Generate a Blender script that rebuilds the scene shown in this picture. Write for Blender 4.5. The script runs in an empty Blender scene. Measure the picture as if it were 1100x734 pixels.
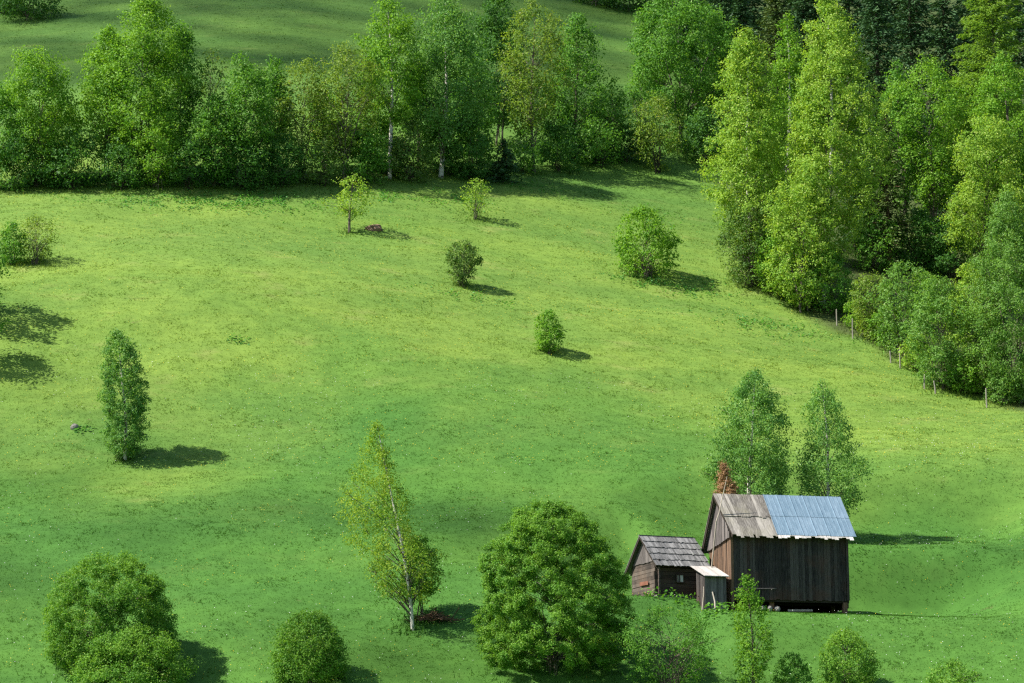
import bpy, math, random
import numpy as np
from mathutils import Vector

sc = bpy.context.scene
COL = sc.collection
R_ = math.radians
rng = np.random.default_rng(7)
random.seed(7)

# ------------------------------------------------------------------ camera maths
F = 2544.0                      # focal length in pixels of the 1100 px wide photograph
PITCH = R_(12.0)
CP, SP = math.cos(PITCH), math.sin(PITCH)
def ray(px, py):
    u = (px - 550.0) / F; v = (367.0 - py) / F
    return np.array([u, CP - v * SP, SP + v * CP])
def depth_of(p):
    return p[1] * CP + p[2] * SP
def ppm(p):                     # pixels per metre at a point
    return F / depth_of(p)

# ------------------------------------------------------------------ value noise
_T = np.random.default_rng(11).random((256, 256))
def vnoise(x, y):
    x = np.asarray(x, float); y = np.asarray(y, float)
    xi = np.floor(x).astype(int); yi = np.floor(y).astype(int)
    fx = x - xi; fy = y - yi
    fx = fx * fx * (3 - 2 * fx); fy = fy * fy * (3 - 2 * fy)
    g = lambda a, b: _T[a & 255, b & 255]
    return (g(xi, yi) * (1 - fx) * (1 - fy) + g(xi + 1, yi) * fx * (1 - fy)
            + g(xi, yi + 1) * (1 - fx) * fy + g(xi + 1, yi + 1) * fx * fy)
def fbm(x, y, o=3):
    a = 0; s = 0.5; t = 0
    for i in range(o):
        a = a + s * vnoise(x + 17.3 * i, y + 9.1 * i); t += s; s *= .5; x = x * 2.03; y = y * 2.03
    return a / t
def sstep(a, b, x):
    t = np.clip((np.asarray(x, float) - a) / (b - a), 0, 1)
    return t * t * (3 - 2 * t)

# ------------------------------------------------------------------ terrain
SL = 0.566
_py = np.array([-400, -120, -30, 0, 30, 80, 105, 118, 128, 140])
_pz = np.array([60, 22, 1, -1.75, -6, -15.5, -11, -4.6, 1.2, 14.44 + SL * (140 - 150)])
PADS = []                       # levelled ground: (corner, u, v, z, gu, gv, lu0, lu1, lv0, lv1, blend left, right, near, far)
def gz_base(x, y):
    x = np.asarray(x, float); y = np.asarray(y, float)
    z = np.where(y >= 140, 14.44 + SL * (y - 150), np.interp(y, _py, _pz))
    w = sstep(170, 205, y)
    z = z - 5.0 * np.sin(np.clip((x - 6) / 32.0, -2.4, 2.4)) * w
    a = sstep(120, 140, y) * (1 - .65 * sstep(252, 275, y))
    z = z + a * (1.5 * (fbm(x / 26 + 3, y / 20 + 5, 2) - .5)
                 + .55 * (fbm(x / 9 + 31, y / 6.0 + 15, 2) - .5)
                 + .10 * (fbm(x / 2.3 + 1, y / 1.6 + 2, 2) - .5))
    # old terrace lip in the lower left
    lip = y - (158 + .05 * (x + 20) + 1.5 * np.sin(x / 6.0))
    z = z + a * .35 * sstep(-1.6, 1.6, lip) * (1 - sstep(3, 12, lip)) * (1 - sstep(0, 16, x))
    return z
def gz(x, y):
    z = gz_base(x, y)
    for A, u, v, zA, gu, gv, u0, u1, v0, v1, bl, br, bn, bf in PADS:
        dx = np.asarray(x, float) - A[0]; dy = np.asarray(y, float) - A[1]
        lu = dx * u[0] + dy * u[1]; lv = dx * v[0] + dy * v[1]
        ou = np.maximum(np.maximum((u0 - lu) / bl, (lu - u1) / br), 0)
        ov = np.maximum(np.maximum((v0 - lv) / bn, (lv - v1) / bf), 0)
        w = 1 - sstep(0.0, 1.0, np.hypot(ou, ov))
        zp = zA + gu * np.clip(lu, -4, 18) + gv * lv
        z = z * (1 - w) + zp * w
    return z
def P(px, py):
    d = ray(px, py)
    ts = np.linspace(132, 480, 7000)
    hz = gz(d[0] * ts, d[1] * ts)
    i = int(np.argmax(hz > d[2] * ts))
    t0, t1 = ts[i - 1], ts[i]
    for _ in range(20):
        tm = .5 * (t0 + t1)
        if float(gz(d[0] * tm, d[1] * tm)) > d[2] * tm: t1 = tm
        else: t0 = tm
    p = d * t1
    return np.array([p[0], p[1], float(gz(p[0], p[1]))])
def top_at(px, py, y):          # point on a pixel's ray at world depth y
    d = ray(px, py); return d * (y / d[1])

TH = R_(11.3)
UU = np.array([math.cos(TH), math.sin(TH)]); VV = np.array([-math.sin(TH), math.cos(TH)])
A0 = P(786.5, 656)
B0 = A0[:2] + UU * 7.8
_d = ray(912, 660); zB = B0[1] * _d[2] / _d[1]
PADS.append((A0[:2].copy(), UU, VV, float(A0[2]), (zB - A0[2]) / 7.8, 0.11, -.6, 15, -1.0, 4.6, 3.3, 9, 6.5, 9))
H0 = P(707, 641.5); TH2 = R_(20.0)
PADS.append((H0[:2].copy(), np.array([math.cos(TH2), math.sin(TH2)]), np.array([-math.sin(TH2), math.cos(TH2)]), float(H0[2]), 0.0, 0.11, -1.2, 2.6, -.3, 4.6, 6.5, 1.5, 3, 10))
T0 = P(893, 582)
PADS.append((T0[:2].copy(), np.array([1., 0.]), np.array([0., 1.]), float(T0[2]), -.01, 0.27, -6, 11, -2.2, 3.2, 10, 7, 3.2, 6))

E1 = P(792, 304); E2 = P(1062, 437); ESL = (E2[0] - E1[0]) / (E1[1] - E2[1])

# ------------------------------------------------------------------ mesh helpers
def mesh_np(name, verts, faces):
    verts = np.ascontiguousarray(verts, dtype=np.float32); faces = np.ascontiguousarray(faces, dtype=np.int32)
    n, k = faces.shape
    me = bpy.data.meshes.new(name)
    me.vertices.add(len(verts)); me.vertices.foreach_set('co', verts.ravel())
    me.loops.add(n * k); me.loops.foreach_set('vertex_index', faces.ravel())
    me.polygons.add(n)
    me.polygons.foreach_set('loop_start', np.arange(0, n * k, k, dtype=np.int32))
    me.update(calc_edges=True)
    return me
def link(name, me, mat, parent=None, loc=None):
    o = bpy.data.objects.new(name, me)
    if isinstance(mat, (list, tuple)):
        for m in mat: me.materials.append(m)
    elif mat: me.materials.append(mat)
    COL.objects.link(o)
    if parent is not None: o.parent = parent
    if loc is not None: o.location = loc
    return o
def tag(o, label=None, cat=None, group=None, kind=None):
    if label: o['label'] = label
    if cat: o['category'] = cat
    if group: o['group'] = group
    if kind: o['kind'] = kind
    return o
def empty(name, loc, rz=0.0):
    o = bpy.data.objects.new(name, None); COL.objects.link(o)
    o.location = loc; o.rotation_euler = (0, 0, rz); o.empty_display_size = .3
    return o
class MB:
    def __init__(s): s.v = []; s.f = []
    def slab(s, o, a, b, c):            # parallelepiped from a corner and three edge vectors
        o, a, b, c = [np.array(q, float) for q in (o, a, b, c)]
        n = len(s.v)
        if np.dot(np.cross(a, b), c) < 0: a, b = b, a
        s.v += [o, o + a, o + a + b, o + b, o + c, o + a + c, o + a + b + c, o + b + c]
        s.f += [[n, n+3, n+2, n+1], [n+4, n+5, n+6, n+7], [n, n+1, n+5, n+4], [n+1, n+2, n+6, n+5], [n+2, n+3, n+7, n+6], [n+3, n, n+4, n+7]]
    def box(s, x0, x1, y0, y1, z0, z1):
        s.slab((x0, y0, z0), (x1-x0, 0, 0), (0, y1-y0, 0), (0, 0, z1-z0))
    def prism(s, pts, d):               # extrude a polygon along d
        n = len(s.v); k = len(pts); d = np.array(d, float)
        s.v += [np.array(p, float) for p in pts] + [np.array(p, float) + d for p in pts]
        s.f += [list(range(n, n+k))[::-1], list(range(n+k, n+2*k))]
        s.f += [[n+i, n+(i+1) % k, n+k+(i+1) % k, n+k+i] for i in range(k)]
    def tube(s, pts, rad, k=6):
        pts = np.array(pts, float); rad = np.broadcast_to(rad, (len(pts),))
        n = len(s.v)
        for i, p in enumerate(pts):
            t = pts[min(i+1, len(pts)-1)] - pts[max(i-1, 0)]
            t = t / (np.linalg.norm(t) + 1e-9)
            h = np.array([1., 0, 0]) if abs(t[0]) < .8 else np.array([0, 1., 0])
            e1 = np.cross(t, h); e1 /= np.linalg.norm(e1); e2 = np.cross(t, e1)
            for j in range(k):
                a = 2 * math.pi * j / k
                s.v.append(p + rad[i] * (math.cos(a) * e1 + math.sin(a) * e2))
        for i in range(len(pts) - 1):
            for j in range(k):
                s.f.append([n+i*k+j, n+i*k+(j+1) % k, n+(i+1)*k+(j+1) % k, n+(i+1)*k+j])
        s.f.append([n+j for j in range(k)][::-1]); m = n + (len(pts)-1)*k
        s.f.append([m+j for j in range(k)])
    def build(s, name, mat, parent=None, loc=None, smooth=False):
        me = bpy.data.meshes.new(name)
        me.from_pydata([tuple(p) for p in s.v], [], s.f); me.update()
        if smooth: me.polygons.foreach_set('use_smooth', [True] * len(me.polygons))
        return link(name, me, mat, parent, loc)

# ------------------------------------------------------------------ materials
def newmat(name):
    m = bpy.data.materials.new(name); m.use_nodes = True
    nt = m.node_tree; nt.nodes.clear()
    out = nt.nodes.new('ShaderNodeOutputMaterial')
    return m, nt, out
def N(nt, t, **kw):
    n = nt.nodes.new(t)
    for k, v in kw.items(): setattr(n, k, v)
    return n
def noise(nt, vec, scale, detail=3, rough=.55):
    n = N(nt, 'ShaderNodeTexNoise'); n.inputs['Scale'].default_value = scale
    n.inputs['Detail'].default_value = detail; n.inputs['Roughness'].default_value = rough
    nt.links.new(vec, n.inputs['Vector']); return n.outputs['Fac']
def mapr(nt, val, a, b, c, d, smooth=True):
    n = N(nt, 'ShaderNodeMapRange'); n.interpolation_type = 'SMOOTHSTEP' if smooth else 'LINEAR'
    for i, x in zip(('From Min', 'From Max', 'To Min', 'To Max'), (a, b, c, d)): n.inputs[i].default_value = x
    nt.links.new(val, n.inputs['Value']); return n.outputs['Result']
def sock(nt, inp, x):
    if isinstance(x, bpy.types.NodeSocket): nt.links.new(x, inp)
    elif isinstance(x, (tuple, list)): inp.default_value = (*x[:3], 1) if len(inp.default_value) == 4 else x
    else: inp.default_value = x
def mix(nt, fac, a, b, mode='MIX'):
    n = N(nt, 'ShaderNodeMix', data_type='RGBA', blend_type=mode)
    sock(nt, n.inputs[0], fac); sock(nt, n.inputs[6], a); sock(nt, n.inputs[7], b)
    return n.outputs[2]
def math_(nt, op, a, b=0.0):
    n = N(nt, 'ShaderNodeMath', operation=op); sock(nt, n.inputs[0], a); sock(nt, n.inputs[1], b)
    return n.outputs[0]
def vscale(nt, vec, s):
    n = N(nt, 'ShaderNodeMapping'); n.inputs['Scale'].default_value = s
    nt.links.new(vec, n.inputs['Vector']); return n.outputs['Vector']
def objco(nt): return N(nt, 'ShaderNodeTexCoord').outputs['Object']
def princ(nt, out, col, rough=.8, spec=.3, metal=0.0):
    b = N(nt, 'ShaderNodeBsdfPrincipled'); sock(nt, b.inputs['Base Color'], col)
    sock(nt, b.inputs['Roughness'], rough); b.inputs['Specular IOR Level'].default_value = spec
    sock(nt, b.inputs['Metallic'], metal)
    nt.links.new(b.outputs[0], out.inputs['Surface']); return b
def bump(nt, b, h, strength=.4, dist=.05):
    n = N(nt, 'ShaderNodeBump'); n.inputs['Strength'].default_value = strength; n.inputs['Distance'].default_value = dist
    nt.links.new(h, n.inputs['Height']); nt.links.new(n.outputs[0], b.inputs['Normal'])

def leaf_mat(name, c1, c2, c3=None, trans=.4, clump=.45):
    """leaves: colour varies from leaf to leaf and softly from bough to bough"""
    m, nt, out = newmat(name)
    geo = N(nt, 'ShaderNodeNewGeometry')
    rnd = geo.outputs['Random Per Island']
    nz = noise(nt, geo.outputs['Position'], clump, 2)
    f = math_(nt, 'ADD', math_(nt, 'MULTIPLY', rnd, .6), mapr(nt, nz, .3, .7, -.15, .55))
    col = mix(nt, f, c1, c2)
    if c3: col = mix(nt, mapr(nt, rnd, .93, .96, 0, 1), col, c3)
    d = N(nt, 'ShaderNodeBsdfPrincipled'); nt.links.new(col, d.inputs['Base Color'])
    d.inputs['Roughness'].default_value = .55; d.inputs['Specular IOR Level'].default_value = .12
    t = N(nt, 'ShaderNodeBsdfTranslucent')
    nt.links.new(mix(nt, 1.0, col, (1.25, 1.2, .55), 'MULTIPLY'), t.inputs['Color'])
    s = N(nt, 'ShaderNodeMixShader'); s.inputs[0].default_value = trans
    nt.links.new(d.outputs[0], s.inputs[1]); nt.links.new(t.outputs[0], s.inputs[2])
    nt.links.new(s.outputs[0], out.inputs['Surface'])
    return m
LEAF = {
 'lime':   leaf_mat('lime_birch_leaf', (.17, .325, .042), (.285, .425, .056), (.40, .48, .12)),
 'gold':   leaf_mat('gold_birch_leaf', (.15, .29, .03), (.27, .38, .036), (.38, .43, .09)),
 'fresh':  leaf_mat('fresh_green_leaf', (.10, .25, .024), (.19, .36, .032), (.26, .40, .08)),
 'mid':    leaf_mat('mid_green_leaf', (.07, .20, .026), (.135, .30, .036), (.22, .36, .10)),
 'hazel':  leaf_mat('hazel_leaf', (.09, .23, .03), (.18, .345, .042), (.27, .40, .10)),
 'birch':  leaf_mat('birch_leaf', (.09, .225, .05), (.165, .33, .066), (.27, .42, .16)),
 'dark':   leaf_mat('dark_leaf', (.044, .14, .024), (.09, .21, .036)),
 'willow': leaf_mat('willow_leaf', (.10, .225, .04), (.17, .32, .058), (.26, .38, .14)),
 'olive':  leaf_mat('olive_leaf', (.12, .225, .032), (.205, .30, .042), (.24, .27, .10)),
 'drab':   leaf_mat('drab_leaf', (.075, .16, .035), (.135, .235, .045), (.18, .19, .08)),
 'larch':  leaf_mat('larch_needle', (.115, .235, .028), (.20, .325, .045)),
 'spruce': leaf_mat('spruce_needle', (.028, .078, .028), (.06, .13, .042), None, .12),
 'sprolive': leaf_mat('olive_spruce_needle', (.055, .105, .026), (.11, .16, .04), None, .15),
 'brown':  leaf_mat('dead_needle', (.27, .15, .075), (.40, .24, .125), (.16, .09, .05), .15),
 'weed':   leaf_mat('weed_leaf', (.07, .21, .024), (.13, .30, .04), (.19, .32, .08)),
 'herb':   leaf_mat('herb_leaf', (.055, .20, .04), (.105, .29, .06), (.16, .33, .10)),
}
def bark_mat(name, a, b, scale=(3, 3, .7)):
    m, nt, out = newmat(name); co = objco(nt)
    n = noise(nt, vscale(nt, co, scale), 2.2, 5, .65)
    bs = princ(nt, out, mix(nt, mapr(nt, n, .35, .65, 0, 1), a, b), .9, .15)
    bump(nt, bs, n, .5, .04); return m
BARK = {'grey': bark_mat('grey_bark', (.055, .045, .035), (.15, .13, .10)),
        'dark': bark_mat('dark_bark', (.025, .02, .015), (.07, .055, .04)),
        'red': bark_mat('reddish_bark', (.07, .04, .025), (.16, .10, .06))}
def birch_bark():
    m, nt, out = newmat('birch_bark'); co = objco(nt)
    n = noise(nt, vscale(nt, co, (1.2, 1.2, 3.2)), 1.6, 5, .7)
    n2 = noise(nt, co, .5, 2)
    f = math_(nt, 'ADD', n, mapr(nt, n2, .3, .7, -.08, .08))
    c = mix(nt, mapr(nt, f, .53, .62, 0, 1), (.50, .47, .42), (.06, .05, .045))
    princ(nt, out, c, .75, .2); return m
BARK['birch'] = birch_bark()

def wood_mat(name, dark, light, axis='z', tint=None, tintamt=0.5, sc_=1.0, rough=.85):
    """weathered boards: each board its own tone, grain along one axis"""
    m, nt, out = newmat(name); co = objco(nt)
    s = {'z': (9, 9, .7), 'x': (.7, 9, 9), 'y': (9, .9, .9)}[axis]
    n = noise(nt, vscale(nt, co, tuple(q * sc_ for q in s)), 2.0, 6, .7)
    geo = N(nt, 'ShaderNodeNewGeometry'); r = geo.outputs['Random Per Island']
    f = math_(nt, 'ADD', mapr(nt, n, .36, .70, 0, .62), math_(nt, 'MULTIPLY', math_(nt, 'POWER', r, 2.0), .6))
    c = mix(nt, f, dark, light)
    if tint:
        n2 = noise(nt, co, .55, 4, .6)
        c = mix(nt, math_(nt, 'MULTIPLY', mapr(nt, n2, .45, .68, 0, 1), tintamt), c, tint)
    b = princ(nt, out, c, rough, .2); bump(nt, b, n, .5, .02); return m
W = {
 'barn': wood_mat('black_weathered_boards', (.005, .0045, .005), (.092, .078, .072), 'z', (.10, .045, .028), .38, 1.8),
 'gable': wood_mat('brown_weathered_boards', (.05, .032, .022), (.20, .125, .08), 'z', (.24, .12, .06), .5),
 'gablegrey': wood_mat('grey_gable_boards', (.055, .048, .046), (.19, .165, .155), 'z'),
 'roof': wood_mat('silver_roof_planks', (.075, .066, .058), (.36, .33, .29), 'y', (.20, .185, .12), .4),
 'eave': wood_mat('bleached_board_ends', (.30, .28, .26), (.62, .58, .54), 'y'),
 'shake': wood_mat('grey_roof_shakes', (.07, .07, .07), (.25, .245, .24), 'y'),
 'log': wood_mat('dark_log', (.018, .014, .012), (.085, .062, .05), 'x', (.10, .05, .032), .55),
 'logside': wood_mat('sunlit_log', (.03, .024, .021), (.125, .10, .083), 'y', (.16, .11, .08), .4),  # paler copy of the log tone; sun on the gable put into the colour
 'privy': wood_mat('grey_privy_boards', (.05, .044, .044), (.19, .17, .165), 'z'),
 'pale': wood_mat('pale_peeled_wood', (.33, .28, .22), (.58, .51, .42), 'z', None, .5, .5),
 'gablepole': wood_mat('grey_peeled_pole', (.24, .20, .155), (.48, .42, .35), 'z', None, .5, .5),
 'beam': wood_mat('dark_beam', (.015, .012, .01), (.06, .045, .035), 'x'),
 'post': wood_mat('bleached_post', (.18, .16, .13), (.36, .33, .28), 'z'),
 'board_pale': wood_mat('bleached_roof_boards', (.30, .275, .25), (.50, .46, .42), 'y'),
 'red': wood_mat('rust_red_board', (.15, .06, .038), (.26, .115, .075), 'y'),
}
def metal_mat():
    m, nt, out = newmat('zinc_sheet'); co = objco(nt)
    geo = N(nt, 'ShaderNodeNewGeometry'); r = geo.outputs['Random Per Island']
    n = noise(nt, vscale(nt, co, (4, 1, 1)), 1.5, 5, .65)
    c = mix(nt, math_(nt, 'ADD', math_(nt, 'MULTIPLY', r, .5), mapr(nt, n, .3, .7, 0, .5)), (.16, .245, .31), (.245, .335, .41))
    princ(nt, out, c, mapr(nt, n, .3, .7, .38, .6), .5, .35); return m
METAL = metal_mat()
def simple(name, a, b, scale=3.0, rough=.85):
    m, nt, out = newmat(name); co = objco(nt); n = noise(nt, co, scale, 5, .6)
    bs = princ(nt, out, mix(nt, mapr(nt, n, .3, .7, 0, 1), a, b), rough, .3); bump(nt, bs, n, .5, .05); return m
STONE = simple('field_stone', (.09, .085, .075), (.26, .245, .22))
EARTH = simple('bare_earth', (.12, .07, .045), (.30, .19, .125), 4)
PANE = simple('dusty_pane', (.30, .34, .36), (.52, .55, .56), 3, .25)
PAINT = simple('old_white_paint', (.45, .44, .42), (.66, .65, .62), 5, .7)
SHADE_PUFF = simple('shade_puff_white', (.78, .79, .8), (.85, .86, .87), .05, 1.0)

def meadow_colour(nt, blades=False):
    geo = N(nt, 'ShaderNodeNewGeometry'); pos = geo.outputs['Position']
    sx = N(nt, 'ShaderNodeSeparateXYZ'); nt.links.new(pos, sx.inputs[0]); y = sx.outputs[1]; x = sx.outputs[0]
    flat = vscale(nt, pos, (1, 1, 0))
    big = noise(nt, flat, .03, 3); midn = noise(nt, vscale(nt, flat, (.55, 1, 1)), .16, 4, .6)
    fine = noise(nt, vscale(nt, flat, (.6, 1, 1)), 1.1, 6, .65); tuft = noise(nt, vscale(nt, flat, (.6, 1, 1)), 1.5, 5, .65)
    yy = math_(nt, 'ADD', y, mapr(nt, big, .25, .75, -26, 26, False))
    dry = math_(nt, 'MULTIPLY', mapr(nt, yy, 162, 188, 0, 1), mapr(nt, yy, 226, 262, 1, .4))
    dry = math_(nt, 'MULTIPLY', dry, mapr(nt, midn, .3, .7, .62, 1.1))
    col = mix(nt, dry, (.055, .140, .023), (.126, .204, .035))
    band = noise(nt, vscale(nt, flat, (.22, 1, 1)), .11, 4, .55)
    col = mix(nt, 1.0, col, mix(nt, mapr(nt, band, .3, .7, 0, 1), (.84, .90, .92), (1.14, 1.08, 1.02)), 'MULTIPLY')
    straw = math_(nt, 'MULTIPLY', mapr(nt, noise(nt, vscale(nt, flat, (.5, 1, 1)), .33, 5, .65), .55, .75, 0, .7), math_(nt, 'ADD', dry, .12))
    col = mix(nt, straw, col, (.19, .225, .062))
    lush = mapr(nt, tuft, .55, .75, 0, .34)
    col = mix(nt, lush, col, (.040, .122, .020))
    bare = mapr(nt, noise(nt, vscale(nt, flat, (.5, 1, 1)), .42, 6, .7), .665, .75, 0, .55)
    col = mix(nt, bare, col, (.16, .12, .065))
    # leaf litter on the floor of the wood at the right
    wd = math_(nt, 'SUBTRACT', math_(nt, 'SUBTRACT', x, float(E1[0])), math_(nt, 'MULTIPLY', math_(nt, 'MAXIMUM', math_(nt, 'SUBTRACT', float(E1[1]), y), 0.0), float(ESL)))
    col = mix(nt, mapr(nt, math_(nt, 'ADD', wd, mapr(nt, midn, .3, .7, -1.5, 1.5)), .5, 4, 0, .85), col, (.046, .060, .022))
    col = mix(nt, 1.0, col, mix(nt, mapr(nt, fine, .25, .75, 0, 1, False), (.74, .78, .72), (1.26, 1.22, 1.22)), 'MULTIPLY')
    if blades:
        r = geo.outputs['Random Per Island']
        col = mix(nt, 1.0, col, mix(nt, r, (.86, .88, .86), (1.16, 1.13, 1.14)), 'MULTIPLY')
    return col, fine
def meadow_mat():
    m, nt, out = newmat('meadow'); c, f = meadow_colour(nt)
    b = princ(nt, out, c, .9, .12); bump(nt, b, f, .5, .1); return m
def grass_mat():
    m, nt, out = newmat('grass_blades'); c, f = meadow_colour(nt, True)
    d = N(nt, 'ShaderNodeBsdfDiffuse'); nt.links.new(c, d.inputs['Color'])
    t = N(nt, 'ShaderNodeBsdfTranslucent'); nt.links.new(mix(nt, 1.0, c, (1.2, 1.2, .6), 'MULTIPLY'), t.inputs['Color'])
    s = N(nt, 'ShaderNodeMixShader'); s.inputs[0].default_value = .45
    nt.links.new(d.outputs[0], s.inputs[1]); nt.links.new(t.outputs[0], s.inputs[2])
    nt.links.new(s.outputs[0], out.inputs['Surface']); return m
MEADOW = meadow_mat(); GRASS = grass_mat()
def flat_mat(name, c, rough=.7):
    m, nt, out = newmat(name)
    geo = N(nt, 'ShaderNodeNewGeometry')
    princ(nt, out, mix(nt, geo.outputs['Random Per Island'], tuple(q * .75 for q in c), c), rough, .2); return m
YELLOW = flat_mat('dandelion_yellow', (.62, .50, .03)); WHITE = flat_mat('daisy_white', (.72, .74, .68))

# ------------------------------------------------------------------ ground
def axis(parts):
    out = []
    for a, b, s in parts: out += list(np.arange(a, b, s))
    return np.array(out + [parts[-1][1]])
gx = axis([(-420, -120, 15), (-120, -70, 3), (-70, 70, .6), (70, 120, 3), (120, 420, 15)])
gy = axis([(-400, 100, 12), (100, 135, 2.5), (135, 262, .5), (262, 380, 2), (380, 760, 10)])
GX, GY = np.meshgrid(gx, gy)
GZ = gz(GX, GY)
nx_, ny_ = len(gx), len(gy)
idx = np.arange(nx_ * ny_).reshape(ny_, nx_)
fc = np.stack([idx[:-1, :-1], idx[:-1, 1:], idx[1:, 1:], idx[1:, :-1]], -1).reshape(-1, 4)
me = mesh_np('ground', np.stack([GX, GY, GZ], -1).reshape(-1, 3), fc)
me.polygons.foreach_set('use_smooth', np.ones(len(fc), bool))
tag(link('ground', me, MEADOW), kind='structure')

# ------------------------------------------------------------------ grass, flowers, weeds (stuff)
def in_wood(x, y):
    return x - (E1[0] + ESL * np.maximum(E1[1] - y, 0)) > 2.5
def keep_off(x, y):
    dx = x - A0[0]; dy = y - A0[1]
    lu = dx * UU[0] + dy * UU[1]; lv = dx * VV[0] + dy * VV[1]
    return (lu > -.1) & (lu < 7.9) & (lv > .15) & (lv < 5)
def scatter(n, y0, y1, pad=3.0):
    y = np.sqrt(rng.uniform(y0**2, y1**2, n)); x = rng.uniform(-1, 1, n) * (.222 * y + pad)
    return x, y
def grass(n, y0, y1, hmin, hmax, wid, nb=3):
    x, y = scatter(n, y0, y1)
    k = ~keep_off(x, y) & (~in_wood(x, y) | (rng.random(n) < .25)); x, y = x[k], y[k]
    lushn = fbm(x * .8 + 5, y * 1.1 + 9, 3)
    tall = sstep(.5, .75, lushn)
    h = rng.uniform(hmin, hmax, len(x)) * (.7 + .55 * tall)
    x = np.repeat(x, nb) + rng.normal(0, .06, len(x) * nb); y = np.repeat(y, nb) + rng.normal(0, .06, len(y) * nb)
    h = np.repeat(h, nb) * rng.uniform(.6, 1.15, len(x)); z = gz(x, y) - .02
    a = rng.uniform(0, 2 * np.pi, len(x)); w = wid * rng.uniform(.6, 1.3, len(x))
    c = np.stack([x, y, z], -1); s = np.stack([np.cos(a), np.sin(a), 0 * a], -1) * w[:, None] / 2
    ln = np.stack([rng.normal(0, .8, len(x)), rng.normal(0, .8, len(x)) - .2, np.ones(len(x))], -1) * h[:, None]
    V = np.stack([c - s, c + s, c + ln], 1).reshape(-1, 3)
    return V
V = np.concatenate([grass(190000, 138, 205, .05, .11, .055), grass(100000, 205, 262, .05, .11, .08), grass(40000, 262, 365, .06, .12, .12)])
tag(link('meadow_grass', mesh_np('meadow_grass', V, np.arange(len(V)).reshape(-1, 3)), GRASS), 'short green meadow grass covering the slope', 'grass', kind='stuff')
def dots(n, y0, y1, size, thr, ph):
    x, y = scatter(n, y0, y1)
    k = ~keep_off(x, y) & ~in_wood(x, y) & (fbm(x * .13 + ph, y * .13, 3) + rng.normal(0, .08, n) > thr); x, y = x[k], y[k]
    z = gz(x, y) + rng.uniform(.1, .25, len(x)); s = size * rng.uniform(.6, 1.2, len(x))
    c = np.stack([x, y, z], -1); V = []
    for j in range(6):
        a = j * np.pi / 3; V.append(c + np.stack([s * np.cos(a), s * .8 * np.sin(a), -s * .6 * np.sin(a) * -1], -1) / 2)
    return np.stack(V, 1).reshape(-1, 3)
V = np.concatenate([dots(3000, 140, 175, .05, .53, 3), dots(8000, 172, 235, .055, .48, 40)])
tag(link('dandelions', mesh_np('dandelions', V, np.arange(len(V)).reshape(-1, 6)), YELLOW), 'scattered yellow dandelion heads in the meadow grass', 'flowers', kind='stuff')
V = dots(3500, 139, 190, .045, .50, 90)
tag(link('white_flowers', mesh_np('white_flowers', V, np.arange(len(V)).reshape(-1, 6)), WHITE), 'scattered small white flowers in the meadow grass', 'flowers', kind='stuff')

# ------------------------------------------------------------------ foliage
def unit(a): return a / (np.linalg.norm(a, axis=-1, keepdims=True) + 1e-9)
def leaf_quads(c, L, Wd, r, outward, up=.5, droop=0.0, rand=.6):
    n = len(c)
    nrm = unit(.75 * outward + np.array([0, 0, up]) + rand * r.normal(size=(n, 3)))
    a = r.normal(size=(n, 3)); a[:, 2] -= droop * 2.2
    a = unit(a - (a * nrm).sum(-1, keepdims=True) * nrm)
    b = np.cross(nrm, a)
    L = np.broadcast_to(L, (n,)) * r.uniform(.65, 1.3, n); Wd = np.broadcast_to(Wd, (n,)) * r.uniform(.7, 1.25, n)
    a = a * L[:, None] / 2; b = b * Wd[:, None] / 2
    return np.stack([c - a, c + b - .1 * a, c + a, c - b - .1 * a], 1).reshape(-1, 3)
PROF = {
 'birch':  ([0, .10, .22, .38, .55, .75, .9, 1], [.0, .35, .78, 1, .88, .58, .30, .05]),
 'tall':   ([0, .08, .2, .45, .7, .88, 1], [.1, .55, .85, 1, .8, .5, .08]),
 'column': ([0, .07, .2, .5, .75, .9, 1], [.15, .7, .95, 1, .92, .65, .15]),
 'round':  ([0, .1, .25, .5, .72, .9, 1], [.15, .6, .9, 1, .88, .55, .15]),
 'high':   ([0, .1, .3, .55, .75, .9, 1], [.1, .45, .85, 1, .9, .62, .2]),
 'bush':   ([0, .08, .25, .45, .7, .88, 1], [.55, .82, .98, 1, .86, .58, .2]),
 'leaning': ([0, .08, .22, .4, .6, .8, 1], [.45, .9, 1, .78, .66, .42, .12]),
 'dome':   ([0, .08, .25, .45, .7, .88, 1], [.68, .9, 1, .99, .85, .58, .25]),
 'vase':   ([0, .1, .3, .6, .82, 1], [.3, .5, .78, 1, .85, .35]),
 'cone':   ([0, .1, .5, .8, 1], [.95, 1, .86, .42, .05]),
}
def prof(kind, t): return np.interp(t, *PROF[kind])
NLEAF = [0]; FEET = []
SEED = [100]

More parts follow.
